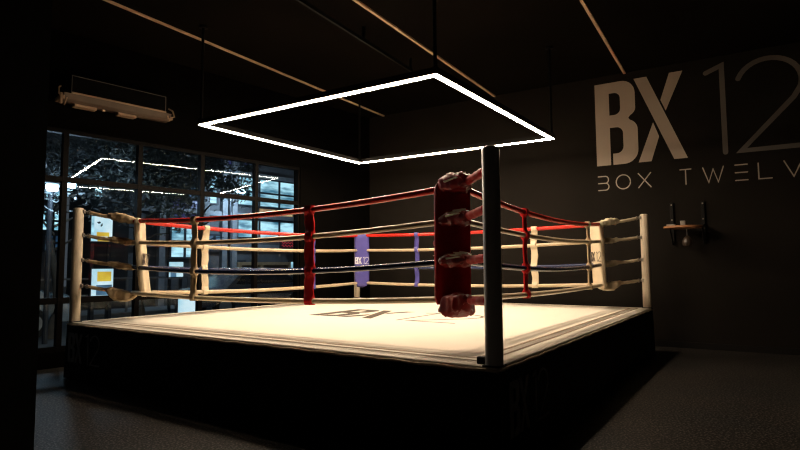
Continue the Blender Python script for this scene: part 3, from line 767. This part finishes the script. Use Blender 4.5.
# cars
def car(s, off, m, label, flip=1):
    t = thing('car', label, 'car', S(s, -.11, off), 'cars parked in the street')
    prof = [(-2.1, .35), (-2.12, .62), (-1.95, .82), (-1.3, .92), (-.75, 1.36), (-.2, 1.46), (.6, 1.45), (1.25, 1.2), (1.65, .98), (2.05, .92), (2.12, .6), (2.08, .33)]
    bm = nb(); rings = []
    nW = 8
    for j in range(nW+1):
        y = -0.86 + 1.72*j/nW; e = abs(2*j/nW-1); 
        rings.append([bm.verts.new(S(s+flip*x*(1-.03*e**4), -.11+z - (.06*e**4 if z > .9 else 0), off+y*(1-.14*max(0, (z-.9)/.55)))) for x, z in prof])
    for Aq, Bq in zip(rings, rings[1:]):
        for i in range(len(prof)): bm.faces.new((Aq[i], Aq[(i+1) % len(prof)], Bq[(i+1) % len(prof)], Bq[i]))
    bm.faces.new(rings[0]); bm.faces.new(rings[-1][::-1])
    obj('body', bm, M[m], t, smooth=True)
    for sd_ in (-1, 1):
        bm = nb(); lp = [(-.95, .95), (-.62, 1.30), (-.15, 1.38), (.55, 1.37), (1.1, 1.14), (1.25, .98)]
        prism(bm, [[(flip*x, z) for x, z in lp]], S(s, -.11, off+sd_*.80), w_w, Z, m_w*sd_, .03); obj('side_window', bm, M['car_glass'], t)
        for wx in (-1.3, 1.3):
            bm = nb(); tube(bm, [S(s+wx, .215, off+sd_*.70), S(s+wx, .215, off+sd_*.885)], .32, 24); wh = obj('wheel', bm, M['tyre'], t, smooth=True)
            bm = nb(); tube(bm, [S(s+wx, .215, off+sd_*.88), S(s+wx, .215, off+sd_*.90)], .2, 20); obj('hubcap', bm, M['alloy'], wh, smooth=True)
    for lx in (-2.08, 2.08):
        bm = nb(); wbox(bm, s+lx-.04, s+lx+.04, .50, .62, off-.75, off-.45); wbox(bm, s+lx-.04, s+lx+.04, .50, .62, off+.45, off+.75); obj('headlamp', bm, M['alloy'], t)
car(X(60, 318, 5.6)[0]-2.1, 5.6, 'car_blue', 'silver blue car parked outside at the far left window')
car(X(247, 300, 6.6)[0], 6.6, 'car_dark', 'dark car parked outside, low behind the ropes')
# trees
def tree(s, off, h, crown_z, cr, n, m, label):
    t = thing('street_tree', label, 'tree', S(s, -.11, off), 'street trees outside the windows')
    bm = nb(); base = S(s, -.11, off)
    tube(bm, [base + Z*(h*i/8) + w_w*(.12*math.sin(i*.8)) for i in range(9)], lambda f: .10*(1-.6*f), 10)
    tip = base + Z*h
    for i in range(9):
        a_ = i*2.4; L_ = cr*.5; st = base + Z*(h*(.55+.05*i)); en = st + V((math.cos(a_), math.sin(a_), .35))*L_
        tube(bm, [st, (st+en)/2+Z*.1, en], lambda f: .03*(1-.7*f), 6)
    obj('trunk', bm, M['bark'], t, smooth=True)
    bm = nb(); cz = S(s, crown_z, off)
    cl = [cz + V((random.gauss(0, .5), random.gauss(0, .5), random.gauss(0, .42)))*cr for _ in range(30)]
    for i in range(n):
        c = random.choice(cl) + V((random.gauss(0, .16), random.gauss(0, .16), random.gauss(0, .14)))*cr
        d1 = V((random.gauss(0, 1), random.gauss(0, 1), random.gauss(0, .7))).normalized(); d2 = d1.cross(V((random.gauss(0, 1), random.gauss(0, 1), random.gauss(0, 1)))).normalized()
        l_ = random.uniform(.035, .085); w_ = l_*.42; nn = d1.cross(d2)*l_*.18
        v = [bm.verts.new(c-d1*l_), bm.verts.new(c+d2*w_+nn), bm.verts.new(c+d1*l_), bm.verts.new(c-d2*w_+nn)]
        bm.faces.new(v)
    me = bpy.data.meshes.new('foliage'); bm.to_mesh(me); bm.free(); me.materials.append(M[m])
    o = bpy.data.objects.new('foliage', me); COL.objects.link(o); o.parent = t; o.matrix_parent_inverse = Matrix.Translation(-t.location)
tree(X(57, 150, 4.6)[0], 4.6, 3.4, 3.6, 1.7, 8500, 'leaf2', 'leafy street tree at the far left behind the lamps')
tree(X(142, 150, 4.4)[0], 4.4, 3.7, 4.1, 1.55, 8500, 'leaf', 'leafy street tree behind the glowing reflection of the light frame')
tree(X(204, 150, 6.6)[0], 6.6, 3.9, 4.6, 1.3, 6500, 'leaf', 'smaller leafy street tree at the third window column')

# ------------------------------------------------------------------ light and view
w = bpy.data.worlds.new('world'); sc.world = w; w.use_nodes = True
bg = w.node_tree.nodes['Background']; bg.inputs['Color'].default_value = (.40, .45, .52, 1); bg.inputs['Strength'].default_value = .13
vs = sc.view_settings
vs.view_transform = 'Standard'; vs.look = 'None'; vs.gamma = 1; vs.use_curve_mapping = False; vs.exposure = 0.0
try:
    sc.cycles.max_bounces = 8; sc.cycles.diffuse_bounces = 5; sc.cycles.glossy_bounces = 4; sc.cycles.transparent_max_bounces = 16
    sc.cycles.sample_clamp_indirect = 6; sc.cycles.use_denoising = True; sc.cycles.filter_width = 1.25; sc.cycles.caustics_reflective = False
except Exception: pass
